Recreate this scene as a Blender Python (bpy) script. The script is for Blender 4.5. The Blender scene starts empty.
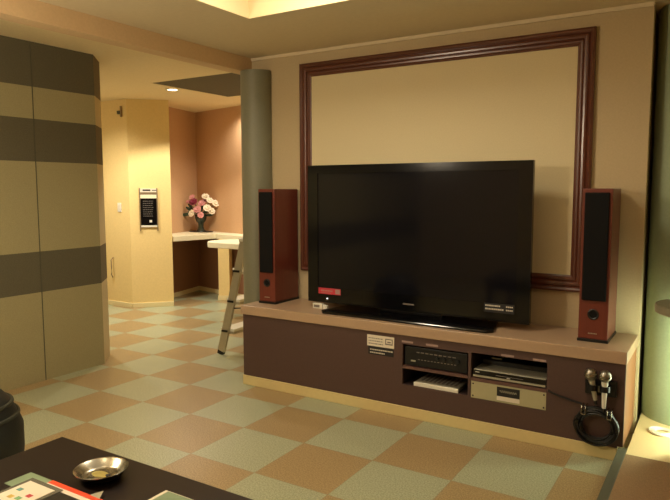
import bpy, bmesh, math, random
from mathutils import Vector, Matrix
random.seed(7)
PI = math.pi
C = bpy.context.scene.collection
scene = bpy.context.scene

# ------------------------------------------------------------------ camera
cam_data = bpy.data.cameras.new('camera')
cam_data.sensor_fit = 'HORIZONTAL'
cam_data.sensor_width = 36.0
cam_data.lens = 629.83 / 670 * 36.0
cam_data.clip_start = 0.05
cam = bpy.data.objects.new('camera', cam_data)
C.objects.link(cam)
pitch, yaw, roll = 0.0969, -0.5558, -0.0020
_f = Vector((math.sin(yaw)*math.cos(pitch), math.cos(yaw)*math.cos(pitch), -math.sin(pitch)))
_r = Vector((math.cos(yaw), -math.sin(yaw), 0))
_u = _r.cross(_f)
_R = _r*math.cos(roll) + _u*math.sin(roll)
_U = _u*math.cos(roll) - _r*math.sin(roll)
m = Matrix(((_R.x, _U.x, -_f.x), (_R.y, _U.y, -_f.y), (_R.z, _U.z, -_f.z)))
cam.matrix_world = Matrix.Translation((3.810, -2.440, 1.462)) @ m.to_4x4()
scene.camera = cam

# ------------------------------------------------------------------ world, exposure
w = bpy.data.worlds.new('world'); scene.world = w; w.use_nodes = True
w.node_tree.nodes['Background'].inputs[0].default_value = (1.0, 0.8, 0.55, 1)
w.node_tree.nodes['Background'].inputs[1].default_value = 0.02
scene.view_settings.view_transform = 'Standard'
scene.view_settings.look = 'None'
scene.view_settings.gamma = 1
scene.view_settings.use_curve_mapping = False
scene.view_settings.exposure = 1.0

# ------------------------------------------------------------------ lights
WARM = (1.0, 0.90, 0.70)
def area(name, loc, size, power, col=WARM, rot=(0,0,0), sy=None, shape='RECTANGLE', spread=180):
    d = bpy.data.lights.new(name, 'AREA'); d.shape = shape; d.size = size; d.size_y = sy or size
    d.energy = power; d.color = col; d.spread = math.radians(spread)
    o = bpy.data.objects.new(name, d); C.objects.link(o); o.location = loc; o.rotation_euler = rot
    return o
def spot(name, loc, power, ang=110, blend=0.8, col=WARM, rot=(0,0,0), r=0.04):
    d = bpy.data.lights.new(name, 'SPOT'); d.energy = power; d.spot_size = math.radians(ang)
    d.spot_blend = blend; d.color = col; d.shadow_soft_size = r
    o = bpy.data.objects.new(name, d); C.objects.link(o); o.location = loc; o.rotation_euler = rot
    return o
# cove light of the recessed ceiling over the sitting area
area('coffer_light', (2.9, -1.3, 2.78), 2.8, 6, sy=3.2)
area('coffer_corner_light', (1.9, 0.10, 2.80), 0.5, 9, sy=0.5)
# downlights of the hall behind
HALL = (1.0, 0.91, 0.74)
spot('hall_downlight', (-1.37, 2.56, 2.525), 60, 124, 0.3, HALL)
spot('hall_downlight', (-0.64, 3.75, 2.52), 110, 150, 0.4, HALL)
spot('hall_downlight', (-2.3, 1.8, 2.52), 80, 150, 1.0, HALL)
spot('hall_downlight', (-1.55, 3.70, 2.52), 18, 140, 1.0, HALL)

# ------------------------------------------------------------------ materials
def lin(c):
    return tuple(((v/255)/12.92 if v/255 <= 0.04045 else ((v/255+0.055)/1.055)**2.4) for v in c) + (1,)
def mat(name, col, rough=0.6, metal=0.0, noise=0.06, scale=30, spec=0.5, bump=0.0, emit=None, es=1.0, coat=0.0, alpha=1.0):
    m = bpy.data.materials.new(name); m.use_nodes = True
    nt = m.node_tree; b = nt.nodes['Principled BSDF']
    b.inputs['Roughness'].default_value = rough; b.inputs['Metallic'].default_value = metal
    b.inputs['Specular IOR Level'].default_value = spec
    b.inputs['Coat Weight'].default_value = coat
    b.inputs['Alpha'].default_value = alpha
    col = lin(col)
    if noise > 0 or bump > 0:
        tc = nt.nodes.new('ShaderNodeTexCoord'); n = nt.nodes.new('ShaderNodeTexNoise')
        n.inputs['Scale'].default_value = scale; n.inputs['Detail'].default_value = 4
        nt.links.new(tc.outputs['Object'], n.inputs['Vector'])
    if noise > 0:
        mx = nt.nodes.new('ShaderNodeMix'); mx.data_type = 'RGBA'
        mx.inputs[6].default_value = tuple(v*(1-noise*2) for v in col[:3]) + (1,)
        mx.inputs[7].default_value = tuple(min(1, v*(1+noise*2)) for v in col[:3]) + (1,)
        nt.links.new(n.outputs[0], mx.inputs[0]); nt.links.new(mx.outputs[2], b.inputs['Base Color'])
    else:
        b.inputs['Base Color'].default_value = col
    if bump > 0:
        bp = nt.nodes.new('ShaderNodeBump'); bp.inputs['Strength'].default_value = bump; bp.inputs['Distance'].default_value = 0.002
        nt.links.new(n.outputs[0], bp.inputs['Height']); nt.links.new(bp.outputs[0], b.inputs['Normal'])
    if emit:
        b.inputs['Emission Color'].default_value = lin(emit); b.inputs['Emission Strength'].default_value = es
    return m
def wood(name, c1, c2, rough=0.3, axis=2, coat=0.2, sc=1.0):
    m = bpy.data.materials.new(name); m.use_nodes = True
    nt = m.node_tree; b = nt.nodes['Principled BSDF']; b.inputs['Roughness'].default_value = rough
    b.inputs['Coat Weight'].default_value = coat; b.inputs['Coat Roughness'].default_value = 0.25
    tc = nt.nodes.new('ShaderNodeTexCoord'); mp = nt.nodes.new('ShaderNodeMapping')
    s = [38*sc]*3; s[axis] = 1.8*sc; mp.inputs['Scale'].default_value = s
    n = nt.nodes.new('ShaderNodeTexNoise'); n.inputs['Scale'].default_value = 1.5; n.inputs['Detail'].default_value = 6
    mx = nt.nodes.new('ShaderNodeMix'); mx.data_type = 'RGBA'
    mx.inputs[6].default_value = lin(c1); mx.inputs[7].default_value = lin(c2)
    nt.links.new(tc.outputs['Object'], mp.inputs[0]); nt.links.new(mp.outputs[0], n.inputs['Vector'])
    nt.links.new(n.outputs[0], mx.inputs[0]); nt.links.new(mx.outputs[2], b.inputs['Base Color'])
    return m
def math_node(nt, op, a, b=None):
    n = nt.nodes.new('ShaderNodeMath'); n.operation = op
    for i, v in enumerate((a, b)):
        if v is None: continue
        if isinstance(v, (int, float)): n.inputs[i].default_value = v
        else: nt.links.new(v, n.inputs[i])
    return n.outputs[0]

def floor_mat():
    m = bpy.data.materials.new('checker_floor_tiles'); m.use_nodes = True
    nt = m.node_tree; b = nt.nodes['Principled BSDF']
    tc = nt.nodes.new('ShaderNodeTexCoord'); sp = nt.nodes.new('ShaderNodeSeparateXYZ')
    nt.links.new(tc.outputs['Object'], sp.inputs[0])
    T = 0.45
    x = math_node(nt, 'DIVIDE', sp.outputs[0], T); y = math_node(nt, 'DIVIDE', sp.outputs[1], T)
    s = math_node(nt, 'ADD', math_node(nt, 'FLOOR', x), math_node(nt, 'FLOOR', y))
    par = math_node(nt, 'FLOORED_MODULO', s, 2.0)
    # speckle
    v = nt.nodes.new('ShaderNodeTexNoise'); v.inputs['Scale'].default_value = 130; v.inputs['Detail'].default_value = 3
    nt.links.new(tc.outputs['Object'], v.inputs['Vector'])
    r = nt.nodes.new('ShaderNodeValToRGB'); r.color_ramp.elements[0].position = 0.38; r.color_ramp.elements[1].position = 0.62
    nt.links.new(v.outputs[0], r.inputs[0])
    def two(a, c):
        mx = nt.nodes.new('ShaderNodeMix'); mx.data_type = 'RGBA'
        mx.inputs[6].default_value = lin(a); mx.inputs[7].default_value = lin(c)
        nt.links.new(r.outputs[0], mx.inputs[0]); return mx.outputs[2]
    tan = two((144, 122, 84), (178, 154, 112)); grn = two((146, 150, 122), (182, 184, 152))
    mx = nt.nodes.new('ShaderNodeMix'); mx.data_type = 'RGBA'
    nt.links.new(par, mx.inputs[0]); nt.links.new(tan, mx.inputs[6]); nt.links.new(grn, mx.inputs[7])
    # joints
    def edge(t):
        fr = math_node(nt, 'FRACT', t); d = math_node(nt, 'ABSOLUTE', math_node(nt, 'SUBTRACT', fr, 0.5))
        return math_node(nt, 'GREATER_THAN', d, 0.4965)
    e = math_node(nt, 'MAXIMUM', edge(x), edge(y))
    m2 = nt.nodes.new('ShaderNodeMix'); m2.data_type = 'RGBA'
    nt.links.new(math_node(nt, 'MULTIPLY', e, 0.45), m2.inputs[0]); nt.links.new(mx.outputs[2], m2.inputs[6])
    m2.inputs[7].default_value = lin((120, 105, 80))
    nt.links.new(m2.outputs[2], b.inputs['Base Color'])
    b.inputs['Roughness'].default_value = 0.34; b.inputs['Specular IOR Level'].default_value = 0.45
    return m

def banded_mat():
    # dark acoustic cloth panels with darker horizontal bands and vertical seams
    m = bpy.data.materials.new('banded_wall_cloth'); m.use_nodes = True
    nt = m.node_tree; b = nt.nodes['Principled BSDF']; b.inputs['Roughness'].default_value = 0.85
    b.inputs['Specular IOR Level'].default_value = 0.15
    tc = nt.nodes.new('ShaderNodeTexCoord'); sp = nt.nodes.new('ShaderNodeSeparateXYZ')
    nt.links.new(tc.outputs['Object'], sp.inputs[0])
    z = sp.outputs[2]
    def band(a, c):
        return math_node(nt, 'MULTIPLY', math_node(nt, 'GREATER_THAN', z, a), math_node(nt, 'LESS_THAN', z, c))
    bd = math_node(nt, 'ADD', math_node(nt, 'ADD', band(2.215, 3), band(1.668, 1.982)), band(0.686, 0.995))
    n = nt.nodes.new('ShaderNodeTexNoise'); n.inputs['Scale'].default_value = 160; n.inputs['Detail'].default_value = 3
    nt.links.new(tc.outputs['Object'], n.inputs['Vector'])
    def two(a, c):
        mx = nt.nodes.new('ShaderNodeMix'); mx.data_type = 'RGBA'
        mx.inputs[6].default_value = lin(a); mx.inputs[7].default_value = lin(c)
        nt.links.new(n.outputs[0], mx.inputs[0]); return mx.outputs[2]
    light = two((142, 134, 98), (180, 170, 130)); dark = two((84, 80, 64), (112, 106, 86))
    mx = nt.nodes.new('ShaderNodeMix'); mx.data_type = 'RGBA'
    nt.links.new(bd, mx.inputs[0]); nt.links.new(light, mx.inputs[6]); nt.links.new(dark, mx.inputs[7])
    nt.links.new(mx.outputs[2], b.inputs['Base Color'])
    return m
def banded_lit_mat():  # beige corner strip, its colour raised further for light from the hall
    m = banded_mat(); m.name = 'banded_wall_corner_lit'
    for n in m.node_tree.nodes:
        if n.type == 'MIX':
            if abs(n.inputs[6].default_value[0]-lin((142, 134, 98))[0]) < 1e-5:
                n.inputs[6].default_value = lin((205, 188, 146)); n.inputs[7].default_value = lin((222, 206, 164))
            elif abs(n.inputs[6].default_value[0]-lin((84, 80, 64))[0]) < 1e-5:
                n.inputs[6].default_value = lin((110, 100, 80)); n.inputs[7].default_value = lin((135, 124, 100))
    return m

M = dict(
    floor=floor_mat(), banded=banded_mat(), bandedlit=banded_lit_mat(),
    soffit=mat('painted_soffit', (222, 206, 172), 0.8, noise=0.03),
    coffer=mat('coffer_cream_paint', (238, 216, 170), 0.8, noise=0.02),
    wall=mat('beige_wallpaper', (192, 172, 134), 0.75, noise=0.05, scale=90, bump=0.3),
    panel=mat('cream_wall_panel', (216, 200, 158), 0.7, noise=0.04, scale=120, bump=0.3),
    header=mat('header_wallpaper', (222, 192, 150), 0.8, noise=0.04, scale=60),
    hallceil=mat('hall_ceiling_paper', (236, 218, 176), 0.85, noise=0.05, scale=60, bump=0.3),
    recess=mat('dark_ceiling_recess', (92, 86, 66), 0.8, noise=0.05),
    pillar=mat('yellow_wall_paint', (240, 212, 146), 0.75, noise=0.04, scale=50),
    salmon=mat('salmon_wall_paint', (206, 166, 126), 0.75, noise=0.04, scale=50),
    brownlower=mat('brown_lower_wall', (150, 108, 80), 0.6, noise=0.05, scale=50),  # lower alcove wall, darker brown than the wall above
    basew=mat('cream_baseboard', (236, 220, 168), 0.5, noise=0.02),
    cream=mat('cream_plinth', (216, 198, 142), 0.5, noise=0.03),
    board=mat('beige_counter_laminate', (178, 150, 122), 0.35, noise=0.03, scale=60),
    brown=mat('brown_laminate', (82, 60, 54), 0.5, noise=0.10, scale=140),
    brownside=mat('tan_side_laminate', (150, 100, 66), 0.45, noise=0.04),
    shelfbrown=mat('shelf_brown_edge', (98, 70, 62), 0.5, noise=0.05),
    cavity=mat('dark_shelf_interior', (44, 30, 28), 0.7, noise=0.05),
    column=mat('teal_column_paint', (128, 126, 104), 0.5, noise=0.05, scale=70),
    columnr=mat('green_column_paint', (150, 160, 130), 0.45, noise=0.05, scale=70),
    moulding=wood('reddish_moulding_wood', (78, 38, 26), (108, 60, 42), 0.28, 0, 0.5, 0.5),
    mouldingv=wood('reddish_moulding_wood_upright', (78, 38, 26), (108, 60, 42), 0.28, 2, 0.5, 0.5),
    cherry=wood('cherry_veneer', (96, 42, 32), (120, 56, 42), 0.35, 2, 0.15),
    grille=mat('black_grille_cloth', (17, 16, 16), 0.85, noise=0.1, scale=300, spec=0.2),
    black=mat('black_plastic', (14, 14, 16), 0.4, noise=0.0),
    gloss=mat('gloss_black_plastic', (8, 8, 12), 0.12, noise=0.0),
    screen=mat('dark_screen_glass', (16, 16, 22), 0.09, noise=0.0, spec=0.4),
    darkmetal=mat('dark_device_metal', (26, 28, 30), 0.45, noise=0.03),
    silver=mat('silver_device_metal', (176, 172, 152), 0.35, 0.3, noise=0.02),
    beigemetal=mat('beige_rack_metal', (174, 168, 132), 0.45, noise=0.03),
    white=mat('white_plastic', (232, 228, 212), 0.45, noise=0.0),
    paper=mat('white_paper', (226, 216, 196), 0.7, noise=0.0),
    pinktag=mat('mauve_paper_tag', (164, 138, 130), 0.7, noise=0.0),
    ink=mat('black_ink', (32, 30, 30), 0.6, noise=0.0),
    inkgrey=mat('grey_ink', (120, 112, 104), 0.6, noise=0.0),
    red=mat('red_print', (196, 52, 66), 0.5, noise=0.0),
    orange=mat('red_orange_print', (232, 84, 52), 0.4, noise=0.0),
    chrome=mat('polished_steel', (168, 164, 150), 0.24, 1.0, noise=0.0),
    meshsteel=mat('steel_microphone_mesh', (150, 146, 134), 0.35, 1.0, noise=0.25, scale=500),
    alu=mat('aluminium', (190, 182, 158), 0.4, 0.6, noise=0.04, scale=40),
    aluwhite=mat('bright_step_tread', (236, 232, 214), 0.35, 0.2, noise=0.0),
    counter=mat('white_counter_top', (240, 232, 200), 0.4, noise=0.02),
    vase=mat('dark_green_glass_vase', (36, 44, 34), 0.15, noise=0.05),
    leaf=mat('dark_green_leaf', (44, 60, 34), 0.55, noise=0.15),
    petalw=mat('cream_petal', (236, 224, 200), 0.6, noise=0.06),
    petalp=mat('pink_petal', (214, 150, 146), 0.6, noise=0.06),
    petalr=mat('dark_red_petal', (122, 30, 54), 0.6, noise=0.06),
    table=wood('dark_table_wood', (20, 9, 6), (30, 14, 8), 0.42, 0, 0.0),
    carpet=mat('brown_platform_carpet', (142, 112, 78), 0.9, noise=0.22, scale=220, bump=0.5),
    platform=mat('cream_platform_vinyl', (226, 200, 150), 0.45, noise=0.04, scale=100),
    nosing=mat('grey_step_nosing', (82, 80, 62), 0.6, noise=0.06, scale=90),
    tabletop=mat('grey_green_table_top', (126, 120, 96), 0.4, noise=0.05),
    upholstery=mat('black_green_upholstery', (18, 20, 14), 0.6, noise=0.15, scale=60, bump=0.3),
    stripe=mat('grey_upholstery_band', (46, 47, 37), 0.6, noise=0.1),
    cardgreen=mat('pale_green_card', (132, 152, 122), 0.4, noise=0.02),
    sleeve=mat('clear_grey_sleeve', (112, 110, 96), 0.25, noise=0.03),
    photo=mat('dark_photo_print', (52, 48, 42), 0.35, noise=0.4, scale=60),
    glow=mat('lamp_glow', (255, 230, 180), 0.5, noise=0, emit=(255, 236, 196), es=6.0),
    ash=mat('yellowish_ash_water', (170, 156, 90), 0.3, noise=0.2, scale=80),
    cork=mat('mauve_intercom_frame', (150, 130, 100), 0.4, 0.4, noise=0.03),
)

# ------------------------------------------------------------------ mesh helpers
class MB:
    def __init__(s): s.bm = bmesh.new()
    def box(s, x0, x1, y0, y1, z0, z1, mtx=None):
        v = [s.bm.verts.new((x, y, z)) for x in (x0, x1) for y in (y0, y1) for z in (z0, z1)]
        fs = [(0,1,3,2),(4,6,7,5),(0,4,5,1),(2,3,7,6),(0,2,6,4),(1,5,7,3)]
        for f in fs: s.bm.faces.new([v[i] for i in f])
        if mtx: bmesh.ops.transform(s.bm, matrix=mtx, verts=v)
        return s
    def prism(s, pts, z0, z1):
        a = [s.bm.verts.new((p[0], p[1], z0)) for p in pts]; b = [s.bm.verts.new((p[0], p[1], z1)) for p in pts]
        n = len(pts)
        s.bm.faces.new(list(reversed(a))); s.bm.faces.new(b)
        for i in range(n): s.bm.faces.new((a[i], a[(i+1)%n], b[(i+1)%n], b[i]))
        return s
    def lathe(s, prof, cx=0, cy=0, seg=32, mtx=None):
        rings = []; vs = []
        for r, z in prof:
            if r < 1e-6: ring = [s.bm.verts.new((cx, cy, z))]
            else: ring = [s.bm.verts.new((cx+r*math.cos(2*PI*k/seg), cy+r*math.sin(2*PI*k/seg), z)) for k in range(seg)]
            rings.append(ring); vs += ring
        for a, b in zip(rings, rings[1:]):
            for k in range(seg):
                k2 = (k+1) % seg
                if len(a) == 1 and len(b) == 1: continue
                if len(a) == 1: s.bm.faces.new((a[0], b[k2], b[k]))
                elif len(b) == 1: s.bm.faces.new((a[k], a[k2], b[0]))
                else: s.bm.faces.new((a[k], a[k2], b[k2], b[k]))
        if mtx: bmesh.ops.transform(s.bm, matrix=mtx, verts=vs)
        return s
    def tube(s, pts, r, seg=10, closed=False, taper=None):
        pts = [Vector(p) for p in pts]; n = len(pts); rings = []
        up = Vector((0, 0, 1))
        for i, p in enumerate(pts):
            if closed: t = pts[(i+1) % n] - pts[i-1]
            else: t = pts[min(i+1, n-1)] - pts[max(i-1, 0)]
            t.normalize()
            ref = up if abs(t.dot(up)) < 0.95 else Vector((1, 0, 0))
            a = t.cross(ref).normalized(); b = t.cross(a).normalized()
            rr = r if taper is None else r + (taper - r) * i/(n-1)
            rings.append([s.bm.verts.new(p + (a*math.cos(2*PI*k/seg) + b*math.sin(2*PI*k/seg))*rr) for k in range(seg)])
        rng = range(n) if closed else range(n-1)
        for i in rng:
            A, B = rings[i], rings[(i+1) % n]
            for k in range(seg): s.bm.faces.new((A[k], A[(k+1)%seg], B[(k+1)%seg], B[k]))
        if not closed:
            s.bm.faces.new(list(reversed(rings[0]))); s.bm.faces.new(rings[-1])
        return s
    def bar(s, p, q, w, d, side=(0, 1, 0)):
        # rectangular bar from p to q, w across `side`, d across the third axis
        p, q = Vector(p), Vector(q); t = (q-p).normalized(); a = Vector(side); a = (a - t*a.dot(t)).normalized(); b = t.cross(a)
        vs = []
        for c in (p, q):
            for i, j in ((-1,-1),(1,-1),(1,1),(-1,1)): vs.append(s.bm.verts.new(c + a*i*w/2 + b*j*d/2))
        for f in ((3,2,1,0),(4,5,6,7),(0,1,5,4),(1,2,6,5),(2,3,7,6),(3,0,4,7)): s.bm.faces.new([vs[i] for i in f])
        return s
    def sphere(s, c, r, sc=(1,1,1), u=20, v=12, mtx=None):
        mt = Matrix.Translation(c) @ (mtx.to_4x4() if mtx else Matrix.Identity(4)) @ Matrix.Diagonal((r*sc[0], r*sc[1], r*sc[2], 1))
        bmesh.ops.create_uvsphere(s.bm, u_segments=u, v_segments=v, radius=1, matrix=mt); return s
    def xf(s, mtx): bmesh.ops.transform(s.bm, matrix=mtx, verts=s.bm.verts[:]); return s
    def build(s, name, material, parent=None, smooth=False, bevel=0.0, segs=2):
        bmesh.ops.recalc_face_normals(s.bm, faces=s.bm.faces[:])
        me = bpy.data.meshes.new(name); s.bm.to_mesh(me); s.bm.free()
        me.materials.append(material)
        if smooth:
            for p in me.polygons: p.use_smooth = True
            try: me.set_sharp_from_angle(angle=math.radians(40))
            except Exception: pass
        o = bpy.data.objects.new(name, me); C.objects.link(o)
        if parent:
            o.parent = parent
            # meshes are written in world coordinates; a part's own parent (a mesh) already sits at the origin
            if parent.parent is None: o.matrix_parent_inverse = Matrix.Translation(-parent.location)
        if bevel > 0:
            bv = o.modifiers.new('bevel', 'BEVEL'); bv.width = bevel; bv.segments = segs; bv.limit_method = 'ANGLE'
            bv.angle_limit = math.radians(40)
        return o
def thing(name, label, cat, loc=(0, 0, 0), group=None):
    o = bpy.data.objects.new(name, None); C.objects.link(o); o.location = loc; o.empty_display_size = 0.1
    o['label'] = label; o['category'] = cat
    if group: o['group'] = group
    return o
def tag(o, label, cat, group=None):
    o['label'] = label; o['category'] = cat
    if group: o['group'] = group
    return o
def struct(o): o['kind'] = 'structure'; return o

# ------------------------------------------------------------------ setting
WY = 1.60           # face of the wall behind the television
FY = 1.131          # front of the media cabinet
SZ = 2.50           # soffit height
HZ = 2.54           # hall ceiling height
struct(MB().box(-4.6, 5.4, -4.6, 5.2, -0.08, 0.0).build('floor', M['floor']))
# raised platform on the right
struct(MB().box(3.425, 5.4, 1.055, 2.3, 0.0, 0.08).build('trim_1', M['platform']))
struct(MB().box(3.425, 5.4, -4.6, 1.055, 0.0, 0.08).build('trim_2', M['carpet']))
struct(MB().box(3.380, 3.425, -4.6, 1.131, 0.0, 0.081).build('trim_3', M['nosing'], bevel=0.004))
# television wall
struct(MB().box(0.50, 3.41, WY, WY+0.07, 0.0, SZ+0.1).build('wall_back', M['wall']))
struct(MB().box(3.35, 5.4, 2.16, 2.3, 0.0, SZ+0.1).box(3.35, 3.40, WY+0.07, 2.16, 0, SZ+0.1).build('wall_alcove', M['wall']))
struct(MB().box(5.3, 5.4, -4.6, 2.16, 0.0, SZ+0.1).build('wall_right', M['wall']))
struct(MB().box(-0.58, 5.3, -4.7, -4.6, 0.0, SZ+0.1).build('wall_front', M['wall']))
# soffit with the raised coffer
cx0, cx1, cy0, cy1 = 1.262, 4.7, -3.9, 0.665
sf = MB()
sf.box(0.40, cx0, -4.6, WY+0.07, SZ, SZ+0.10)
sf.box(cx0, 5.4, cy1, 2.3, SZ, SZ+0.10)
sf.box(cx0, 5.4, -4.6, cy0, SZ, SZ+0.10)
sf.box(cx1, 5.4, cy0, cy1, SZ, SZ+0.10)
struct(sf.build('ceiling', M['soffit']))
cf = MB()
cf.box(cx0-0.06, cx0, cy0-0.06, cy1+0.06, SZ+0.0995, SZ+0.40)
cf.box(cx1, cx1+0.06, cy0-0.06, cy1+0.06, SZ+0.0995, SZ+0.40)
cf.box(cx0, cx1, cy1, cy1+0.06, SZ+0.0995, SZ+0.40)
cf.box(cx0, cx1, cy0-0.06, cy0, SZ+0.0995, SZ+0.40)
cf.box(cx0-0.06, cx1+0.06, cy0-0.06, cy1+0.06, SZ+0.40, SZ+0.44)
# thin cream lining down to the coffer's lower edge
cf.box(cx0-0.001, cx0+0.004, cy0, cy1, SZ+0.001, SZ+0.11)
cf.box(cx0, cx1, cy1-0.004, cy1+0.001, SZ+0.001, SZ+0.11)
struct(cf.build('ceiling_coffer', M['coffer']))
# header between the room and the hall
struct(MB().box(0.40, 0.52, -4.6, WY, 2.385, SZ+0.001).box(0.40, 0.50, WY, WY+0.07, 2.385, SZ).build('trim_4', M['header']))
# small cornice line where soffit meets wall
struct(MB().box(0.52, 3.41, WY-0.012, WY, SZ-0.022, SZ).build('trim_5', M['soffit']))
# hall ceiling with dark recess
rx0, ry0, ry1 = -1.25, 2.15, 3.32
hc = MB()
hc.box(-4.6, 0.40, -4.6, ry0, HZ, HZ+0.06)
hc.box(-4.6, rx0, ry0, 5.2, HZ, HZ+0.06)
hc.box(rx0, 0.95, ry1, 5.2, HZ, HZ+0.06)
hc.box(0.40, 0.95, 1.67, ry1, HZ, HZ+0.06)
struct(hc.build('ceiling_hall', M['hallceil']))
struct(MB().box(rx0, 0.40, ry0, ry1, HZ+0.004, HZ+0.10).build('ceiling_recess', M['recess']))
# banded wall on the left and its beige corner, lightened for the hall light
struct(MB().prism([(-1.2, -4.6), (-0.58, -4.6), (-0.58, 0.945), (-1.2, 0.945)], 0, HZ).build('wall_left', M['banded']))
struct(MB().prism([(-1.2, 0.945), (-0.58, 0.945), (-0.80, 1.175), (-1.2, 1.175)], 0, HZ).build('trim_6', M['bandedlit']))
sm = MB()
for yy in (-0.42, 0.405, -1.25, -2.08): sm.box(-0.5805, -0.5785, yy-0.0035, yy+0.0035, 0.0, HZ)
struct(sm.build('trim_7', M['nosing']))
# hall walls: projecting pier, desk alcove
P0, P1, P2 = (-4.6, 2.765), (-2.366, 2.767), (-2.03, 3.126)
A0, K, B1 = (-2.47, 3.45), (-2.66, 4.23), (0.90, 3.35)
struct(MB().prism([P0, P1, P2, A0, (-4.6, 3.45)], 0, HZ).build('wall_hall', M['pillar']))
def along(p, q, t0, t1, off0, off1):
    p, q = Vector(p), Vector(q); d = (q-p); n = Vector((d.y, -d.x)).normalized()   # right-hand side normal
    a, b = p + d*t0, p + d*t1
    return [tuple(a+n*off0), tuple(b+n*off0), tuple(b+n*off1), tuple(a+n*off1)]
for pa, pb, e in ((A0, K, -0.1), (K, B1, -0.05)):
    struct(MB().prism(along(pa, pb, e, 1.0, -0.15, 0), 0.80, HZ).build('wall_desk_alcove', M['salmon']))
    struct(MB().prism(along(pa, pb, e, 1.0, -0.15, 0), 0, 0.80).build('wall_below_desk', M['brownlower']))
struct(MB().box(0.85, 0.95, 1.67, 3.5, 0, HZ).build('wall_hall_side', M['pillar']))
struct(MB().box(-4.7, -4.6, -4.6, 2.8, 0, HZ).build('wall_hall_end', M['pillar']))
bb = MB(); bb.prism(along(P0, P1, 0, 1.0, 0, 0.012), 0, 0.06); bb.prism(along(P1, P2, 0, 1.0, 0, 0.012), 0, 0.06)
struct(bb.build('baseboard_hall', M['basew'], bevel=0.003))
bb = MB(); bb.prism(along(A0, K, 0.0, 0.99, 0, 0.012), 0, 0.06); bb.prism(along(K, B1, 0.004, 1.0, 0, 0.012), 0, 0.06)
struct(bb.build('baseboard_desk_alcove', M['basew'], bevel=0.003))

# ------------------------------------------------------------------ columns
o = MB().lathe([(0, 0), (0.126, 0), (0.126, 2.384), (0, 2.384)], 0.592, 1.565, 48).build('round_column', M['column'], smooth=True)
tag(o, 'slim grey-green round column standing at the left end of the television cabinet', 'column')
o = MB().lathe([(0, 0.08), (0.25, 0.08), (0.25, SZ-0.001), (0, SZ-0.001)], 3.665, 1.85, 64).build('round_column', M['columnr'], smooth=True)
tag(o, 'wide pale green round column at the right edge, beside the glowing table', 'column')

# round table with a glowing stem on the platform, only its left edge is in the picture
t = thing('light_table', 'round grey table on a glowing stem at the right edge beside the wide column', 'table', (3.75, 1.35, 0.08))
MB().lathe([(0, 0.80), (0.24, 0.80), (0.247, 0.806), (0.247, 0.839), (0.242, 0.845), (0, 0.845)], 3.75, 1.35, 64).build('table_top', M['tabletop'], t, smooth=True)
MB().lathe([(0, 0.12), (0.04, 0.12), (0.04, 0.79), (0, 0.79)], 3.75, 1.35, 32).build('glowing_stem', mat('light_stem_glow', (240, 255, 200), 0.5, noise=0, emit=(240, 255, 218), es=14.0), t, smooth=True)
MB().lathe([(0, 0.0805), (0.10, 0.0805), (0.10, 0.09), (0.045, 0.12), (0, 0.12)], 3.75, 1.35, 40).build('base', M['darkmetal'], t, smooth=True)
MB().lathe([(0, 0.79), (0.07, 0.79), (0.07, 0.80), (0, 0.80)], 3.75, 1.35, 32).build('collar', M['chrome'], t, smooth=True)

# ------------------------------------------------------------------ framed wall panel
t = thing('framed_wall_panel', 'large cream wall panel framed in reddish brown wooden moulding above the television', 'wall panel', (2.05, WY, 1.6))
fx0, fx1, fz0, fz1, fw = 1.00, 3.112, 0.83, 2.403, 0.10
MB().box(fx0+0.05, fx1-0.05, WY-0.008, WY-0.0005, fz0+0.05, fz1-0.05).build('panel', M['panel'], t)
prof = [(0, 0), (0, 0.026), (0.012, 0.032), (0.022, 0.026), (0.030, 0.018), (0.038, 0.026), (0.048, 0.028), (0.058, 0.026),
        (0.064, 0.017), (0.072, 0.022), (0.082, 0.021), (0.090, 0.014), (0.100, 0.010), (0.100, 0)]
def rail(c0, c1, inward0, inward1, name, mm):
    mb = MB(); rings = []
    for c, inn in ((c0, inward0), (c1, inward1)):
        rings.append([mb.bm.verts.new((c[0]+inn[0]*u, WY-0.0005-h, c[1]+inn[1]*u)) for u, h in prof])
    n = len(prof)
    for k in range(n):
        mb.bm.faces.new((rings[0][k], rings[0][(k+1)%n], rings[1][(k+1)%n], rings[1][k]))
    mb.bm.faces.new(rings[0]); mb.bm.faces.new(list(reversed(rings[1])))
    mb.build(name, mm, t)
rail((fx0, fz1), (fx1, fz1), (1, -1), (-1, -1), 'frame_rail', M['moulding'])
rail((fx0, fz0), (fx1, fz0), (1, 1), (-1, 1), 'frame_rail', M['moulding'])
rail((fx0, fz0), (fx0, fz1), (1, 1), (1, -1), 'frame_stile', M['mouldingv'])
rail((fx1, fz0), (fx1, fz1), (-1, 1), (-1, -1), 'frame_stile', M['mouldingv'])

# ------------------------------------------------------------------ media cabinet
t = thing('media_cabinet', 'long low brown media cabinet with open equipment shelves under the television', 'cabinet', (2.09, 1.35, 0))
X0, X1, Z0, Z1, BY = 0.783, 3.372, 0.072, 0.535, 1.585
LX0, LX1, LZ0, LZ1 = 2.098, 2.534, 0.213, 0.478
RX0, RX1, RZ0, RZ1 = 2.552, 2.996, 0.206, 0.485
b = MB(); ft = 0.02
b.box(X0, LX0, FY, FY+ft, Z0, Z1); b.box(RX1, X1, FY, FY+ft, Z0, Z1); b.box(X1, 3.400, FY, FY+ft, 0.082, Z1)
b.box(LX0, LX1, FY, FY+ft, Z0, LZ0); b.box(LX0, LX1, FY, FY+ft, LZ1, Z1)
b.box(RX0, RX1, FY, FY+ft, Z0, RZ0); b.box(RX0, RX1, FY, FY+ft, RZ1, Z1)
b.box(LX1, RX0, FY, FY+ft, Z0, Z1)
b.box(X0, X0+0.02, FY+ft, BY, Z0, Z1)
b.build('front_panel', M['brown'], t)
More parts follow.
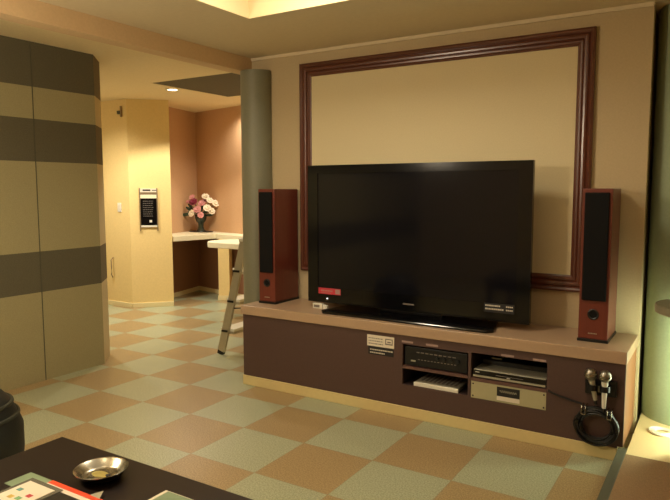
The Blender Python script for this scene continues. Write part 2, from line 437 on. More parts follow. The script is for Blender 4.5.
MB().box(X1, 3.400, FY+ft, BY, 0.0815, Z1).build('side_panel', M['brownside'], t)
c = MB()
for a0, a1, c0, c1 in ((LX0, LX1, LZ0, LZ1), (RX0, RX1, RZ0, RZ1)):
    c.box(a0-0.008, a0, FY+ft, 1.55, c0-0.008, c1+0.008); c.box(a1, a1+0.008, FY+ft, 1.55, c0-0.008, c1+0.008)
    c.box(a0, a1, FY+ft, 1.55, c0-0.008, c0); c.box(a0, a1, FY+ft, 1.55, c1, c1+0.008)
    c.box(a0-0.008, a1+0.008, 1.55, 1.56, c0-0.008, c1+0.008)
c.build('shelf_interior', M['cavity'], t)
MB().box(LX0, LX1, FY+0.002, 1.549, 0.320, 0.337).build('shelf', M['shelfbrown'], t)
MB().box(RX0, RX1, FY+0.002, 1.549, 0.312, 0.330).build('shelf', M['shelfbrown'], t)
MB().box(X0-0.006, 3.372, FY-0.006, BY, 0.0, 0.0715).build('plinth', M['cream'], t, bevel=0.003)['label'] = 'cream plinth strip'
MB().box(0.770, 3.405, FY-0.012, WY-0.001, Z1, 0.602).build('top_board', M['board'], t, bevel=0.004)['label'] = 'thick beige top board'
for a, c_ in ((2.093, 2.170), (2.259, 2.339), (2.732, 2.808), (2.916, 2.989)):
    MB().box(a, c_, FY-0.0015, FY, 0.4885, 0.5005).build('name_tag', M['pinktag'], t)
# notice stuck on the front
n1 = MB().box(1.841, 2.038, FY-0.002, FY, 0.436, 0.510).build('notice', M['paper'], t); n1['label'] = 'white notice with small print'
pr = MB()
for r in range(3):
    x = 1.852
    while x < 1.955:
        ww = random.uniform(0.006, 0.016); pr.box(x, min(x+ww, 1.957), FY-0.0026, FY-0.002, 0.492-r*0.018-0.006, 0.492-r*0.018); x += ww+0.004
pr.box(1.975, 2.028, FY-0.0026, FY-0.002, 0.490, 0.496).box(1.975, 2.028, FY-0.0026, FY-0.002, 0.456, 0.464)
pr.box(1.975, 1.981, FY-0.0026, FY-0.002, 0.464, 0.49).box(2.022, 2.028, FY-0.0026, FY-0.002, 0.464, 0.49).box(1.990, 2.016, FY-0.0026, FY-0.002, 0.470, 0.478)
pr.build('print', M['inkgrey'], n1)
n2 = MB().box(1.850, 2.035, FY-0.002, FY, 0.381, 0.4355).build('notice', M['ink'], t); n2['label'] = 'black notice with white print'
pr = MB()
for r, xe in ((0, 2.02), (1, 1.965)):
    x = 1.864
    while x < xe:
        ww = random.uniform(0.006, 0.014); pr.box(x, x+ww, FY-0.0026, FY-0.002, 0.418-r*0.020-0.008, 0.418-r*0.020); x += ww+0.004
pr.build('print', M['paper'], n2)

# ------------------------------------------------------------------ equipment in the shelves
t = thing('amplifier', 'black amplifier on the upper left shelf of the cabinet', 'amplifier', (2.315, 1.30, 0.337))
MB().box(2.112, 2.522, 1.150, 1.48, 0.347, 0.462).build('casing', M['darkmetal'], t, bevel=0.003)
fp = MB().box(2.110, 2.524, 1.143, 1.150, 0.345, 0.464).build('faceplate', M['black'], t, bevel=0.002)
bt = MB()
for k in range(9): bt.box(2.19+k*0.030, 2.21+k*0.030, 1.141, 1.143, 0.43, 0.436)
bt.build('button_row', M['inkgrey'], t)
bt = MB()
for k in range(12): bt.box(2.20+k*0.022, 2.212+k*0.022, 1.141, 1.143, 0.385, 0.390)
bt.build('button_row', M['inkgrey'], t)
for k in range(4):
    MB().lathe([(0, 0), (0.011, 0), (0.011, 0.012), (0, 0.012)], seg=20, mtx=Matrix.Translation((2.33+k*0.045, 1.143, 0.41)) @ Matrix.Rotation(PI/2, 4, 'X')).build('knob', M['darkmetal'], t, smooth=True)
MB().box(2.152, 2.184, 1.141, 1.143, 0.370, 0.380).build('badge', M['silver'], t)
for x in (2.14, 2.49): MB().lathe([(0, 0.3372), (0.014, 0.3372), (0.014, 0.347), (0, 0.347)], x, 1.19, 16).build('foot', M['black'], t)

t = thing('set_top_box', 'slim pale grey box on the lower left shelf of the cabinet', 'electronic box', (2.32, 1.25, 0.214))
MB().box(2.176, 2.465, 1.150, 1.37, 0.2135, 0.240).build('casing', M['silver'], t, bevel=0.003)
MB().box(2.172, 2.469, 1.142, 1.150, 0.2135, 0.238).build('front_edge', M['white'], t, bevel=0.002)
sl = MB()
for k in range(9): sl.box(2.20+k*0.028, 2.216+k*0.028, 1.19, 1.34, 0.240, 0.2408)
sl.build('vent', M['inkgrey'], t)

t = thing('disc_player', 'silver disc player with black front on the upper right shelf of the cabinet', 'disc player', (2.77, 1.3, 0.330))
MB().box(2.562, 2.986, 1.152, 1.46, 0.338, 0.382).build('casing', M['silver'], t, bevel=0.002)
MB().box(2.562, 2.986, 1.144, 1.152, 0.350, 0.379).build('faceplate', M['gloss'], t)
MB().box(2.562, 2.986, 1.142, 1.152, 0.338, 0.3495).build('lower_trim', M['silver'], t)
MB().box(2.70, 2.86, 1.1415, 1.144, 0.362, 0.364).build('tray_slot', M['inkgrey'], t)
MB().box(2.765, 2.785, 1.1415, 1.144, 0.354, 0.357).build('badge', M['white'], t)
MB().box(2.575, 2.60, 1.1415, 1.144, 0.366, 0.369).build('badge', M['white'], t)
for x in (2.60, 2.95): MB().box(x-0.012, x+0.012, 1.17, 1.20, 0.3302, 0.338).build('foot', M['black'], t)
t = thing('tuner', 'flat black unit lying on the silver disc player', 'electronic box', (2.77, 1.38, 0.382))
MB().box(2.575, 2.975, 1.285, 1.46, 0.3825, 0.414).build('casing', M['darkmetal'], t, bevel=0.003)
MB().box(2.575, 2.975, 1.281, 1.285, 0.384, 0.412).build('faceplate', M['black'], t)
t = thing('remote_control', 'small silver remote lying on the black unit in the right shelf', 'remote control', (2.66, 1.32, 0.414))
MB().box(2.62, 2.685, 1.30, 1.35, 0.4145, 0.426).build('casing', M['silver'], t, bevel=0.004)
MB().box(2.63, 2.675, 1.31, 1.34, 0.426, 0.4268).build('keypad', M['ink'], t)

t = thing('rack_unit', 'beige metal rack unit with a black name plate on the lower right shelf', 'rack unit', (2.77, 1.3, 0.206))
MB().box(2.5535, 2.9945, 1.1335, 1.145, 0.2075, 0.3105).build('faceplate', M['beigemetal'], t, bevel=0.0015)
MB().box(2.58, 2.97, 1.145, 1.45, 0.2075, 0.305).build('casing', M['darkmetal'], t)
MB().box(2.712, 2.846, 1.132, 1.1335, 0.246, 0.301).build('name_plate', M['ink'], t)
lw = MB(); pts = []
for k in range(60):
    u = k/59; pts.append((2.730+u*0.098, 1.1315, 0.276 + 0.006*math.sin(u*48) * (1 if k % 9 else 1.6)))
lw.tube(pts, 0.0016, 5); lw.build('lettering', M['silver'], t)
MB().box(2.712, 2.846, 1.132, 1.1335, 0.220, 0.2455).build('paper_label', M['paper'], t)
for x in (2.566, 2.982):
    for z in (0.222, 0.296):
        MB().lathe([(0, 0), (0.005, 0), (0.004, 0.003), (0, 0.003)], seg=12, mtx=Matrix.Translation((x, 1.1335, z)) @ Matrix.Rotation(PI/2, 4, 'X')).build('screw', M['ink'], t)

# ------------------------------------------------------------------ television
t = thing('television', 'large black flat television on a gloss stand on the cabinet', 'television', (2.035, 1.36, 0.602))
x0, x1, z0, z1, ty = 1.234, 2.836, 0.645, 1.628, 1.335
sx0, sx1, sz0, sz1 = 1.318, 2.752, 0.755, 1.572
b = MB()
b.box(x0, sx0, ty, ty+0.035, z0, z1); b.box(sx1, x1, ty, ty+0.035, z0, z1)
b.box(sx0, sx1, ty, ty+0.035, z0, sz0); b.box(sx0, sx1, ty, ty+0.035, sz1, z1)
b.build('bezel', M['gloss'], t)
MB().box(sx0, sx1, ty+0.006, ty+0.02, sz0, sz1).build('screen', M['screen'], t)
MB().box(x0+0.03, x1-0.03, ty+0.035, ty+0.095, z0+0.03, z1-0.03).build('rear_housing', M['black'], t, bevel=0.02)
MB().prism([(1.80, 1.375), (2.27, 1.375), (2.24, 1.45), (1.83, 1.45)], 0.618, 0.70).build('stand_neck', M['black'], t, bevel=0.01)
MB().prism([(1.47, 1.160), (2.63, 1.160), (2.665, 1.20), (2.60, 1.50), (1.50, 1.50), (1.435, 1.20)], 0.6025, 0.620).build('stand_base', M['gloss'], t, bevel=0.006, segs=3)
sk = MB().box(1.325, 1.512, ty-0.0015, ty, 0.708, 0.752).build('sticker', M['red'], t); sk['label'] = 'red sticker with white print'
s2 = MB().box(1.468, 1.506, ty-0.0022, ty-0.0015, 0.714, 0.746)
for k in range(7): s2.box(1.35+k*0.014, 1.36+k*0.014, ty-0.0022, ty-0.0015, 0.727, 0.737)
s2.box(1.35, 1.43, ty-0.0022, ty-0.0015, 0.716, 0.719)
s2.build('print', M['pinktag'], sk)
s3 = MB().box(2.556, 2.745, ty-0.0015, ty, 0.700, 0.757).build('sticker', M['ink'], t); s3['label'] = 'black sticker with white print'
pr = MB()
for r, z in ((0, 0.737), (1, 0.716)):
    x = 2.565
    while x < 2.66+0.015*r:
        ww = random.uniform(0.005, 0.012); pr.box(x, x+ww, ty-0.0022, ty-0.0015, z, z+0.009); x += ww+0.003
    x = 2.695
    while x < 2.735: pr.box(x, x+0.008, ty-0.0022, ty-0.0015, z, z+0.008); x += 0.011
pr.build('print', M['paper'], s3)
MB().sphere((1.40, ty-0.001, 0.676), 0.005).build('power_light', mat('power_light_white', (240, 240, 240), emit=(255, 255, 255), es=1.0, noise=0), t)
MB().box(2.00, 2.08, ty-0.001, ty, 0.690, 0.700).build('emblem', M['inkgrey'], t)
t = thing('adapter_box', 'small white adapter box behind the left end of the television stand', 'adapter', (1.36, 1.26, 0.602))
MB().box(1.295, 1.375, 1.30, 1.33, 0.6025, 0.640).build('casing', M['white'], t, bevel=0.003)
MB().box(1.305, 1.355, 1.299, 1.30, 0.612, 0.630).build('print', M['inkgrey'], t)
MB().box(1.380, 1.415, 1.30, 1.325, 0.6025, 0.632).build('plug', M['white'], t, bevel=0.004)

# ------------------------------------------------------------------ speakers
def speaker(x0, x1, label):
    t = thing('tower_speaker', label, 'speaker', ((x0+x1)/2, 1.42, 0.602), 'tower speakers beside the television')
    y0, y1, zb, zt = 1.27, 1.57, 0.618, 1.461
    MB().box(x0, x1, y0, y1, zb, zt).build('cabinet_body', M['cherry'], t, bevel=0.004)
    MB().box(x0-0.004, x1+0.004, y0-0.004, y1+0.004, 0.6022, 0.618).build('base', M['black'], t, bevel=0.002)
    MB().box(x0+0.014, x1-0.014, y0-0.014, y0-0.001, 0.838, zt-0.022).build('grille', M['grille'], t, bevel=0.006)
    cx = (x0+x1)/2
    g = MB().lathe([(0.020, 0), (0.030, 0), (0.031, 0.004), (0.026, 0.006), (0.020, 0.002)], seg=32, mtx=Matrix.Translation((cx, y0-0.001, 0.760)) @ Matrix.Rotation(PI/2, 4, 'X'))
    p = g.build('bass_port', M['black'], t, smooth=True)
    MB().lathe([(0, 0.0005), (0.021, 0.0005), (0.021, 0.002), (0, 0.002)], seg=32, mtx=Matrix.Translation((cx, y0-0.001, 0.760)) @ Matrix.Rotation(PI/2, 4, 'X')).build('port_opening', M['grille'], p)
    lg = MB()
    for k in range(6): lg.box(cx-0.024+k*0.008, cx-0.018+k*0.008, y0-0.002, y0-0.0005, 0.648, 0.654)
    lg.build('badge', M['silver'], t)
    return t
speaker(0.830, 0.980, 'cherry wood tower speaker with black grille left of the television')
speaker(3.127, 3.283, 'cherry wood tower speaker with black grille right of the television')

# ------------------------------------------------------------------ microphones, holder, cable
t = thing('microphone_holder', 'black microphone holder fixed to the right end of the cabinet front', 'holder', (3.28, FY, 0.39))
MB().box(3.203, 3.362, FY-0.022, FY-0.001, 0.352, 0.438).build('back_plate', M['black'], t, bevel=0.004)
for x in (3.245, 3.307):
    MB().lathe([(0.0195, 0), (0.026, 0), (0.026, 0.03), (0.0195, 0.03)], x, FY-0.045, 24).xf(Matrix.Translation((0, 0, 0.385))).build('clip_ring', M['black'], t, smooth=True)
MB().box(3.270, 3.284, FY-0.026, FY-0.022, 0.372, 0.405).build('label_plate', M['beigemetal'], t)
def microphone(hx, hz, bx, bz, label):
    t = thing('microphone', label, 'microphone', (bx, FY-0.045, bz), 'microphones in the holder')
    head = Vector((hx, FY-0.052, hz)); tail = Vector((bx, FY-0.044, bz)); d = (tail-head).normalized()
    q = Vector((0, 0, 1)).rotation_difference(-d).to_matrix().to_4x4()
    L = (tail-head).length
    MB().lathe([(0, 0), (0.010, 0.001), (0.0115, 0.02), (0.014, L*0.6), (0.018, L-0.026), (0, L-0.026)], seg=24, mtx=Matrix.Translation(tail) @ q).build('handle', M['white' if bx > 3.28 else 'silver'], t, smooth=True)
    MB().sphere(head, 0.033, (1, 1, 1.02)).build('head_grille', M['meshsteel'], t, smooth=True)
    MB().lathe([(0.0, -0.004), (0.0342, -0.004), (0.0342, 0.004), (0.0, 0.004)], seg=28, mtx=Matrix.Translation(head) @ q).build('grille_band', M['chrome'], t, smooth=True)
    MB().lathe([(0, -0.025), (0.008, -0.025), (0.009, 0.0), (0, 0.0)], seg=16, mtx=Matrix.Translation(tail) @ q).build('plug', M['black'], t, smooth=True)
microphone(3.235, 0.470, 3.262, 0.330, 'silver microphone on the left side of the black holder')
microphone(3.307, 0.470, 3.305, 0.293, 'white-bodied microphone on the right side of the black holder')
cb = MB(); random.seed(3)
for k in range(13):
    cx, cz = 3.268+random.uniform(-.006, .006), 0.186+random.uniform(-.008, .008)
    rx, rz = 0.100+random.uniform(-.022, .012), 0.090+random.uniform(-.020, .010); yy = FY-0.014-random.uniform(0, .030)
    ph = random.uniform(0, 6)
    cb.tube([(cx+rx*math.cos(a), yy+0.004*math.sin(2*a+ph), cz+rz*math.sin(a)) for a in [2*PI*i/40 for i in range(40)]], 0.0068, 8, True)
cb.tube([(2.999, FY+0.03, 0.335), (3.01, FY-0.008, 0.328), (3.06, FY-0.010, 0.312), (3.12, FY-0.010, 0.300), (3.18, FY-0.012, 0.290), (3.235, FY-0.018, 0.270)], 0.0055, 8)
cb.tube([(3.262, FY-0.044, 0.306), (3.262, FY-0.042, 0.288), (3.25, FY-0.03, 0.272)], 0.005, 8)
cb.tube([(3.305, FY-0.044, 0.270), (3.307, FY-0.042, 0.262), (3.312, FY-0.03, 0.25)], 0.005, 8)
tag(cb.build('coiled_cable', M['black'], smooth=True), 'black microphone cable coiled on the cabinet front below the microphones', 'cable')
for x, z in ((3.205, 0.290), (3.335, 0.285)):
    h = MB().tube([(x-0.010, FY-0.001, z), (x-0.010, FY-0.05, z), (x-0.010, FY-0.056, z-0.008), (x-0.010, FY-0.056, z-0.045)], 0.003, 8)
    h.tube([(x+0.010, FY-0.001, z), (x+0.010, FY-0.05, z), (x+0.010, FY-0.056, z-0.008), (x+0.010, FY-0.056, z-0.045), ], 0.003, 8)
    h.tube([(x-0.010, FY-0.056, z-0.045), (x+0.010, FY-0.056, z-0.045)], 0.003, 8)
    tag(h.build('cable_hook', M['chrome'], smooth=True), 'left steel hook holding the cable coil' if x < 3.3 else 'right steel hook holding the cable coil', 'hook', 'steel cable hooks')

# ------------------------------------------------------------------ things on the platform
cb = MB(); pts = []
for i in range(120):
    a = 2*PI*i/40; r = 0.034+0.014*i/40; pts.append((3.565+r*1.0*math.cos(a), 1.475+r*0.9*math.sin(a), 0.0875+0.003*math.sin(a*1.3)))
cb.tube(pts, 0.0065, 8)
tag(cb.build('white_cable', M['white'], smooth=True), 'white cable coiled on the platform floor beside the green column', 'cable')
t = thing('cube_stool', 'black cube stool on the platform at the right edge of the picture', 'stool', (3.84, 1.05, 0.08))
MB().box(3.642, 3.94, 0.90, 1.20, 0.11, 0.42).build('seat_block', M['upholstery'], t, bevel=0.008)
for x in (3.67, 3.91):
    for y in (0.93, 1.17): MB().lathe([(0, 0.0805), (0.018, 0.0805), (0.02, 0.11), (0, 0.11)], x, y, 16).build('foot', M['black'], t)

# ------------------------------------------------------------------ hall: desk, bar, post, flowers
n0 = Vector(K) + (Vector(A0)-Vector(K)).normalized()*0.02
bd = (Vector(B1)-Vector(K)).normalized(); bn = Vector((bd.y, -bd.x))
f2 = Vector((-1.93, 3.80)); f3 = f2 + bd*2.0
ct = MB().prism([(-2.055, 3.165), tuple(f2), tuple(f3), tuple(Vector(K)+bd*(f3-Vector(K)).dot(bd)+bn*0.002), (K[0]+0.004, K[1]-0.004), (A0[0]+0.004, A0[1]+0.002)], 0.805, 0.872)
o = ct.build('wall_counter', M['counter'], bevel=0.006); tag(o, 'white wall counter in the hall corner with a flower vase on it', 'counter')
t = thing('counter_post', 'square yellow post with a cream foot under the white wall counter', 'post', (-1.74, 3.86, 0))
MB().prism([(-1.839, 3.743), (-1.700, 3.800), (-1.745, 3.91), (-1.884, 3.853)], 0.06, 0.803).build('shaft', M['pillar'], t)
MB().prism([(-1.846, 3.732), (-1.688, 3.797), (-1.739, 3.921), (-1.897, 3.856)], 0.0, 0.06).build('foot', M['basew'], t, bevel=0.003)
# bar top with a rounded end
t = thing('bar_counter', 'white bar counter with a rounded end in front of the wall counter', 'counter', (-0.3, 3.05, 0))
pts = [(0.45, 2.80), (0.45, 3.30)]
for k in range(13):
    a = PI/2 + PI*k/12; pts.append((-1.08+0.17*math.cos(a), 3.05+0.25*math.sin(a)))
MB().prism(pts, 0.805, 0.868).build('bar_top', M['counter'], t, bevel=0.008)
MB().tube([(-0.55, 3.05, 0.02), (-0.55, 3.05, 0.805)], 0.03, 20).build('leg', M['black'], t, smooth=True)
MB().tube([(0.15, 3.05, 0.02), (0.15, 3.05, 0.805)], 0.03, 20).build('leg', M['black'], t, smooth=True)
MB().lathe([(0, 0), (0.16, 0), (0.15, 0.02), (0, 0.025)], -0.55, 3.05, 32).build('foot', M['black'], t, smooth=True)
MB().lathe([(0, 0), (0.16, 0), (0.15, 0.02), (0, 0.025)], 0.15, 3.05, 32).build('foot', M['black'], t, smooth=True)

# flower vase
vx, vy, vz = -2.36, 3.98, 0.872
tag(MB().lathe([(0, 0), (0.19, 0), (0.2, 0.006), (0.19, 0.010), (0, 0.008)], 0, 0, 40).xf(Matrix.Translation((vx, vy, vz+0.0005)) @ Matrix.Diagonal((1, 0.6, 1, 1))).build('tray', M['black'], smooth=True), 'thin black oval tray under the flower vase', 'tray')
t = thing('flower_vase', 'dark footed vase with pink, red and cream flowers on the hall counter', 'vase of flowers', (vx, vy, vz+0.0115))
Z = vz+0.0115
MB().lathe([(0, 0), (0.062, 0), (0.058, 0.012), (0.042, 0.03), (0.036, 0.07), (0.040, 0.11), (0.062, 0.135), (0.078, 0.17), (0.082, 0.23), (0.074, 0.23), (0.070, 0.17), (0, 0.15)], vx, vy, 28).xf(Matrix.Translation((0, 0, Z))).build('vase_body', M['vase'], t, smooth=True)
R2 = Vector((0.85, 0.527, 0)); F2 = Vector((0.527, -0.85, 0))
def blossom(du, dv, dz, r, mm):
    c = Vector((vx, vy, Z)) + R2*du + F2*dv + Vector((0, 0, dz))
    mb = MB(); d = (c - Vector((vx, vy, Z+0.16))).normalized(); d = (d*0.8 + F2*0.8).normalized()
    qm = Vector((0, 0, 1)).rotation_difference(d).to_matrix()
    mb.sphere(c, r*0.42, u=12, v=8)
    for ring, n, tilt, sc in ((0, 6, 0.5, 0.55), (1, 8, 1.05, 0.72)):
        for k in range(n):
            a = 2*PI*k/n + ring*0.3
            loc = Matrix.Rotation(a, 3, 'Z') @ Matrix.Rotation(tilt, 3, 'Y')
            off = qm @ (loc @ Vector((0, 0, r*sc)))
            mb.sphere(c+off, r*0.42, (0.32, 1.0, 1.15), u=10, v=7, mtx=qm @ loc)
    stem = MB().tube([(vx, vy, Z+0.17), tuple(Vector((vx, vy, Z+0.17)).lerp(c, 0.55) + Vector((0, 0, 0.02))), tuple(c - d*r*0.2)], 0.004, 6)
    f = mb.build('flower', mm, t, smooth=True); stem.build('stem', M['leaf'], f)
for a in ((-0.10, 0.03, 0.46, 0.045, 'petalp'), (-0.075, 0.07, 0.39, 0.066, 'petalr'), (-0.16, 0.02, 0.40, 0.035, 'petalp'), (0.02, 0.02, 0.37, 0.055, 'petalp'),
          (-0.10, 0.05, 0.24, 0.060, 'petalw'), (-0.025, 0.07, 0.29, 0.062, 'petalp'), (0.07, 0.0, 0.46, 0.060, 'petalw'), (0.13, 0.02, 0.41, 0.055, 'petalw'),
          (0.20, 0.0, 0.37, 0.060, 'petalw'), (0.10, 0.07, 0.31, 0.062, 'petalw'), (0.15, 0.04, 0.27, 0.058, 'petalw'), (0.02, 0.09, 0.22, 0.050, 'petalp'), (0.05, -0.03, 0.40, 0.05, 'petalp')):
    blossom(*a[:3], a[3]*0.86, M[a[4]])
random.seed(5)
for du, dz, L, ang in ((-0.15, 0.30, 0.13, 2.6), (-0.20, 0.23, 0.14, 3.3), (-0.14, 0.34, 0.10, 2.3), (0.06, 0.26, 0.10, 0.4), (0.12, 0.22, 0.11, 0.1), (-0.03, 0.24, 0.10, 2.0), (0.03, 0.33, 0.10, 1.2), (-0.12, 0.26, 0.12, 3.0)):
    c = Vector((vx, vy, Z+dz)) + R2*du
    d = (R2*math.cos(ang) + Vector((0, 0, 1))*math.sin(ang)).normalized(); s = d.cross(F2).normalized()
    rot3 = Matrix((d, s, F2)).transposed()
    lf = MB().sphere(c, L*0.5, (1, 0.34, 0.06), u=14, v=8, mtx=rot3)
    lf.tube([(vx, vy, Z+0.19), tuple(c - d*L*0.45)], 0.003, 6)
    lf.build('leaf', M['leaf'], t, smooth=True)

# stepladder (steps run along Y, it leans towards +X)
t = thing('stepladder', 'aluminium stepladder with white treads standing behind the slim round column', 'stepladder', (0.25, 1.90, 0))
yl, yr = 1.69, 2.10; top = 1.02
def lx(z): return 0.048 + 0.27*z
for y in (yl, yr):
    yy = y + (0.015 if y == yl else -0.015)
    MB().bar((lx(0.03), y, 0.03), (lx(top), yy, top), 0.028, 0.075).build('front_rail', M['alu'], t, bevel=0.003)
    MB().bar((0.46, y+0.0, 0.03), (0.345, yy, top-0.02), 0.018, 0.035).build('rear_leg', M['alu'], t, bevel=0.003)
    MB().bar((lx(0.0)-0.003, y, 0.0), (lx(0.03), y, 0.032), 0.030, 0.062).build('foot', M['black'], t)
    MB().bar((0.463, y, 0.0), (0.46, y, 0.032), 0.024, 0.042).build('foot', M['black'], t)
for z in (0.225, 0.495, 0.765):
    x = lx(z)
    MB().box(x-0.062, x+0.078, yl+0.015, yr-0.015, z-0.034, z-0.012).build('step', M['alu'], t, bevel=0.002)
    MB().box(x-0.068, x+0.082, yl+0.015, yr-0.015, z-0.012, z+0.012).build('tread', M['aluwhite'], t, bevel=0.002)['label'] = 'white tread'
    MB().box(x-0.034, x+0.034, yl-0.019, yl-0.0145, z-0.016, z+0.002).build('bracket', M['black'], t)
MB().box(0.27, 0.37, yl, yr, top-0.01, top+0.02).build('top_cap', M['aluwhite'], t, bevel=0.006)
for y in (yl+0.012, yr-0.012):
    MB().tube([(lx(0.42), y, 0.42), (0.395, y, 0.45)], 0.006, 8).build('stay', M['black'], t)

# bar stool behind the ladder
t = thing('bar_stool', 'black metal bar stool half hidden behind the stepladder', 'bar stool', (0.13, 2.45, 0))
bx, by = 0.13, 2.45
for dx, dy in ((-1, -1), (1, -1), (1, 1), (-1, 1)):
    MB().tube([(bx+dx*0.18, by+dy*0.18, 0.0), (bx+dx*0.12, by+dy*0.12, 0.60)], 0.011, 12).build('leg', M['black'], t, smooth=True)
MB().tube([(bx+0.155*math.cos(a)*1.25, by+0.155*math.sin(a)*1.25, 0.22) for a in [2*PI*i/24 for i in range(24)]], 0.008, 8, True).build('foot_ring', M['chrome'], t, smooth=True)
MB().lathe([(0, 0.60), (0.17, 0.60), (0.18, 0.62), (0.17, 0.65), (0, 0.66)], bx, by, 32).build('seat', M['upholstery'], t, smooth=True)

# ------------------------------------------------------------------ things on the hall pier
p1, p2 = Vector(P1), Vector(P2); pd = (p2-p1); pn = Vector((pd.y, -pd.x)).normalized()
def pier(t_): return p1 + pd*t_
t = thing('menu_case', 'wall panel with a black notice board and white header on the yellow pier', 'notice case', (pier(0.42).x, pier(0.42).y, 0.95))
ang = math.atan2(pd.y, pd.x)
L = pd.length
def on_pier(u0, u1, h0, h1, z0, z1):   # u along the face in metres, h out from the face
    return MB().box(u0, u1, -h1, -h0, z0, z1).xf(Matrix.Translation((p1.x, p1.y, 0)) @ Matrix.Rotation(ang, 4, 'Z'))
u0, u1 = 0.128, 0.318
on_pier(u0, u1, 0.0005, 0.014, 1.02, 1.40).build('board', M['gloss'], t, bevel=0.002)
on_pier(u0, u1, 0.0005, 0.016, 1.40, 1.425).build('crossbar', M['cork'], t)
hd = on_pier(u0, u1, 0.0145, 0.016, 1.350, 1.395).build('header_strip', M['counter'], t)
tp = on_pier(u0, u1, 0.0005, 0.014, 1.425, 1.470).build('top_label', M['paper'], t)
on_pier(u0+0.03, u0+0.12, 0.014, 0.0148, 1.440, 1.458).build('print', M['ink'], tp)
on_pier(u0+0.14, u0+0.19, 0.014, 0.0148, 1.443, 1.452).build('print', M['ink'], tp)
pr = None
random.seed(11)
mb = MB()
for r in range(8):
    u = u0+0.03
    while u < u1-0.05:
        ww = random.uniform(0.008, 0.022)
        mb.box(u, u+ww, -0.0148, -0.0141, 1.13+r*0.026, 1.137+r*0.026); u += ww+0.007
mb.xf(Matrix.Translation((p1.x, p1.y, 0)) @ Matrix.Rotation(ang, 4, 'Z')).build('print', M['inkgrey'], t)
on_pier(u0+0.10, u0+0.13, 0.0141, 0.0150, 1.055, 1.085).build('white_mark', M['white'], t)
for a in (u0-0.014, u1): on_pier(a, a+0.014, 0.0005, 0.018, 0.95, 1.475).build('side_rail', M['cork'], t, bevel=0.002)
on_pier(u0, u1, 0.0005, 0.016, 0.998, 1.02).build('crossbar', M['white'], t)

t = thing('light_switch', 'small white light switch on the yellow pier left of the notice case', 'switch', (-2.545, 2.765, 1.24))
MB().box(-2.575, -2.510, 2.757, 2.7655, 1.185, 1.295).build('plate', M['white'], t, bevel=0.002)
MB().box(-2.557, -2.528, 2.753, 2.757, 1.21, 1.27).build('rocker', M['paper'], t, bevel=0.001)
t = thing('door_sensor', 'small bracket-mounted sensor high on the yellow pier', 'sensor', (-2.46, 2.765, 2.4))
MB().box(-2.458, -2.440, 2.745, 2.7655, 2.33, 2.46).build('bracket', M['cork'], t, bevel=0.003)
MB().box(-2.510, -2.458, 2.74, 2.7655, 2.365, 2.405).build('sensor_head', M['nosing'], t, bevel=0.004)
tag(MB().tube([(-2.70, 2.7655, 0.61), (-2.685, 2.72, 0.58), (-2.665, 2.71, 0.49), (-2.685, 2.72, 0.40), (-2.72, 2.7655, 0.36)], 0.007, 8).build('pull_handle', M['cork'], smooth=True), 'thin curved bronze handle low on the yellow pier by the banded wall', 'handle')

# hall ceiling downlight
t = thing('downlight', 'small round lit downlight in the hall ceiling beside the dark recess', 'ceiling light', (-1.37, 2.56, HZ))
MB().lathe([(0.05, -0.001), (0.075, -0.001), (0.075, -0.010), (0.05, -0.006)], -1.37, 2.56, 32).xf(Matrix.Translation((0, 0, HZ))).build('trim_ring', M['white'], t, smooth=True)
MB().lathe([(0, -0.0045), (0.052, -0.0045), (0.052, -0.001), (0, -0.001)], -1.37, 2.56, 32).xf(Matrix.Translation((0, 0, HZ))).build('diffuser', M['glow'], t)

# ------------------------------------------------------------------ coffee table and what lies on it
TZ = 0.55
t = thing('coffee_table', 'dark brown coffee table in the bottom left foreground', 'table', (2.35, -1.45, 0))
MB().box(1.757, 2.93, -1.86, -1.055, TZ-0.045, TZ).build('tabletop', M['table'], t, bevel=0.004)
for x in (1.80, 2.885):
    for y in (-1.815, -1.10): MB().box(x-0.03, x+0.03, y-0.03, y+0.03, 0.0, TZ-0.045).build('leg', M['table'], t, bevel=0.004)
MB().box(1.83, 2.855, -1.12, -1.10, TZ-0.12, TZ-0.045).build('apron', M['table'], t)
MB().box(1.83, 2.855, -1.82, -1.80, TZ-0.12, TZ-0.045).build('apron', M['table'], t)

t = thing('ashtray', 'round steel ashtray with a little yellow water on the coffee table', 'ashtray', (2.085, -1.135, TZ))
ax, ay = 2.166, -1.200
A = Matrix.Translation((ax, ay, TZ+0.0035)) @ Matrix.Rotation(math.radians(1.0), 4, Vector((-0.5, -0.85, 0))) @ Matrix.Scale(0.92, 4)
MB().lathe([(0, 0), (0.060, 0), (0.070, 0.006), (0.086, 0.028), (0.091, 0.030), (0.091, 0.033), (0.084, 0.031), (0.068, 0.010), (0.058, 0.004), (0.030, 0.004), (0.026, 0.007), (0, 0.007)], 0, 0, 56).xf(A).build('bowl', M['chrome'], t, smooth=True)
MB().lathe([(0, 0.0074), (0.036, 0.0074), (0.036, 0.0078), (0, 0.0078)], 0, 0, 24).xf(A @ Matrix.Translation((-0.008, 0, 0)) @ Matrix.Diagonal((1, 0.6, 1, 1))).build('liquid', M['ash'], t)
MB().sphere((0, 0, 0), 0.007, (1.4, 1, .6)).xf(A @ Matrix.Translation((0.028, 0.004, 0.010))).build('cigarette_stub', M['ink'], t, smooth=True)

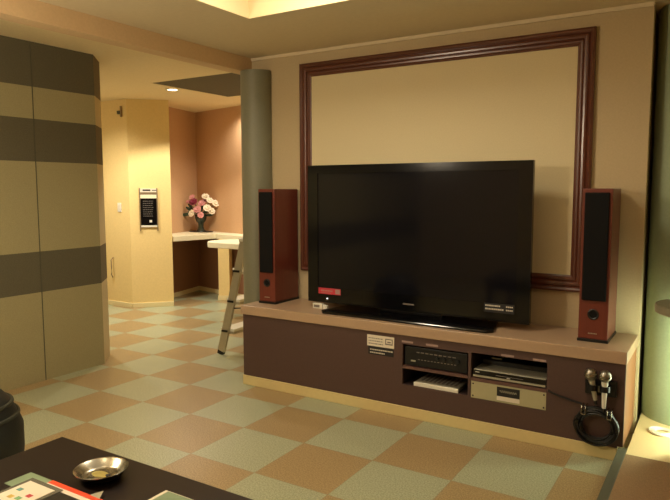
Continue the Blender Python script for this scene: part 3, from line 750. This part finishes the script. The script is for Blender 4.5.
o = MB().box(1.942, 2.06, -1.386, -1.297, TZ+0.0003, TZ+0.0025).build('card', M['cardgreen']); tag(o, 'pale green card at the far left of the papers on the table', 'card')
t = thing('magazine', 'dark magazine with a red and white edge next to the ashtray', 'magazine', (2.2, -1.42, TZ))
z = TZ+0.0003
MB().box(2.062, 2.315, -1.62, -1.300, z, z+0.006).build('pages', M['paper'], t)
MB().box(2.062, 2.315, -1.318, -1.300, z+0.006, z+0.0068).build('red_band', M['orange'], t)
MB().box(2.062, 2.315, -1.62, -1.336, z+0.006, z+0.0068).build('cover_photo', M['photo'], t)
cr = MB(); v = [cr.bm.verts.new(p) for p in ((2.245, -1.300, z+0.008), (2.285, -1.300, z+0.008), (2.268, -1.272, z+0.014), (2.247, -1.302, z+0.0072), (2.287, -1.302, z+0.0072), (2.269, -1.273, z+0.013))]
for f in ((0,1,2),(5,4,3),(0,3,4,1),(1,4,5,2),(2,5,3,0)): cr.bm.faces.new([v[i] for i in f])
cr.build('lifted_corner', M['silver'], t)
t = thing('catalogue', 'open white catalogue page with small colour pictures at the bottom left corner', 'catalogue', (2.1, -1.5, TZ))
z2 = z+0.0072
MB().box(1.995, 2.150, -1.66, -1.325, z2, z2+0.0010).build('sleeve', M['sleeve'], t)
MB().box(2.012, 2.135, -1.66, -1.343, z2+0.0010, z2+0.0026).build('page', M['paper'], t)
random.seed(2)
for k, (px, py) in enumerate([(2.028, -1.385), (2.090, -1.395), (2.045, -1.425), (2.075, -1.42), (2.034, -1.46), (2.072, -1.458)]):
    mm = mat('printed_picture', [(96, 150, 140), (190, 60, 60), (200, 170, 80), (110, 160, 110), (80, 110, 160), (190, 120, 90)][k], 0.5, noise=0.3, scale=90)
    MB().box(px, px+0.020, py-0.016, py, z2+0.0026, z2+0.0030).build('picture', mm, t)
t = thing('booklet', 'white-edged booklet at the bottom of the picture, right of the ashtray', 'booklet', (2.5, -1.3, TZ))
MB().box(2.412, 2.62, -1.46, -1.160, z, z+0.006).build('pages', M['paper'], t)
MB().box(2.424, 2.62, -1.46, -1.163, z+0.006, z+0.0068).build('cover', M['cardgreen'], t)

# ------------------------------------------------------------------ pouf at the left edge
t = thing('round_pouf', 'black rounded pouf with grey bands at the left edge behind the coffee table', 'pouf', (0.98, -0.95, 0))
px, py, s = 0.825, -0.93, 1.0
MB().lathe([(0, 0.0), (0.19, 0.0), (0.215, 0.02), (0.235, 0.10), (0.250, 0.22), (0.250, 0.34), (0.232, 0.39), (0.214, 0.43), (0.196, 0.465), (0.165, 0.50), (0.10, 0.522), (0, 0.528)], px, py, 48).build('body', M['upholstery'], t, smooth=True)
for r, z_ in ((0.228, 0.400), (0.203, 0.455)):
    MB().tube([(px+r*math.cos(a), py+r*math.sin(a), z_) for a in [2*PI*i/48 for i in range(48)]], 0.010, 8, True).build('band', M['stripe'], t, smooth=True)

# unseen globe pendants: one where shadows point, one added to brighten the side hall
def pendant(x, y, z, zc, rad, es, label):
    t = thing('pendant_lamp', label, 'lamp', (x, y, zc))
    MB().sphere((x, y, z), rad, u=28, v=18).build('globe', mat('pendant_globe_glow', (255, 235, 200), 0.5, noise=0, emit=(255, 236, 204), es=es), t, smooth=True)
    MB().tube([(x, y, z+rad-0.01), (x, y, zc)], 0.006, 8).build('cord', M['black'], t)
pendant(0.95, -1.75, 2.02, SZ, 0.14, 60, 'white globe pendant lamp over the sitting area')
pendant(-2.9, 1.2, 1.95, HZ, 0.12, 12, 'unseen globe lamp added behind the banded wall to brighten the side hall')

# lamps set in the ceiling coffer
for x, y in ((1.95, 0.15), (3.2, 0.15), (1.95, -1.4)):
    t = thing('coffer_lamp', 'round warm lamp inside the raised ceiling coffer', 'ceiling light', (x, y, SZ+0.4), 'lamps in the ceiling coffer')
    MB().lathe([(0, 0), (0.13, 0), (0.12, -0.03), (0, -0.04)], x, y, 32).xf(Matrix.Translation((0, 0, SZ+0.3995))).build('shade', M['glow'], t, smooth=True)
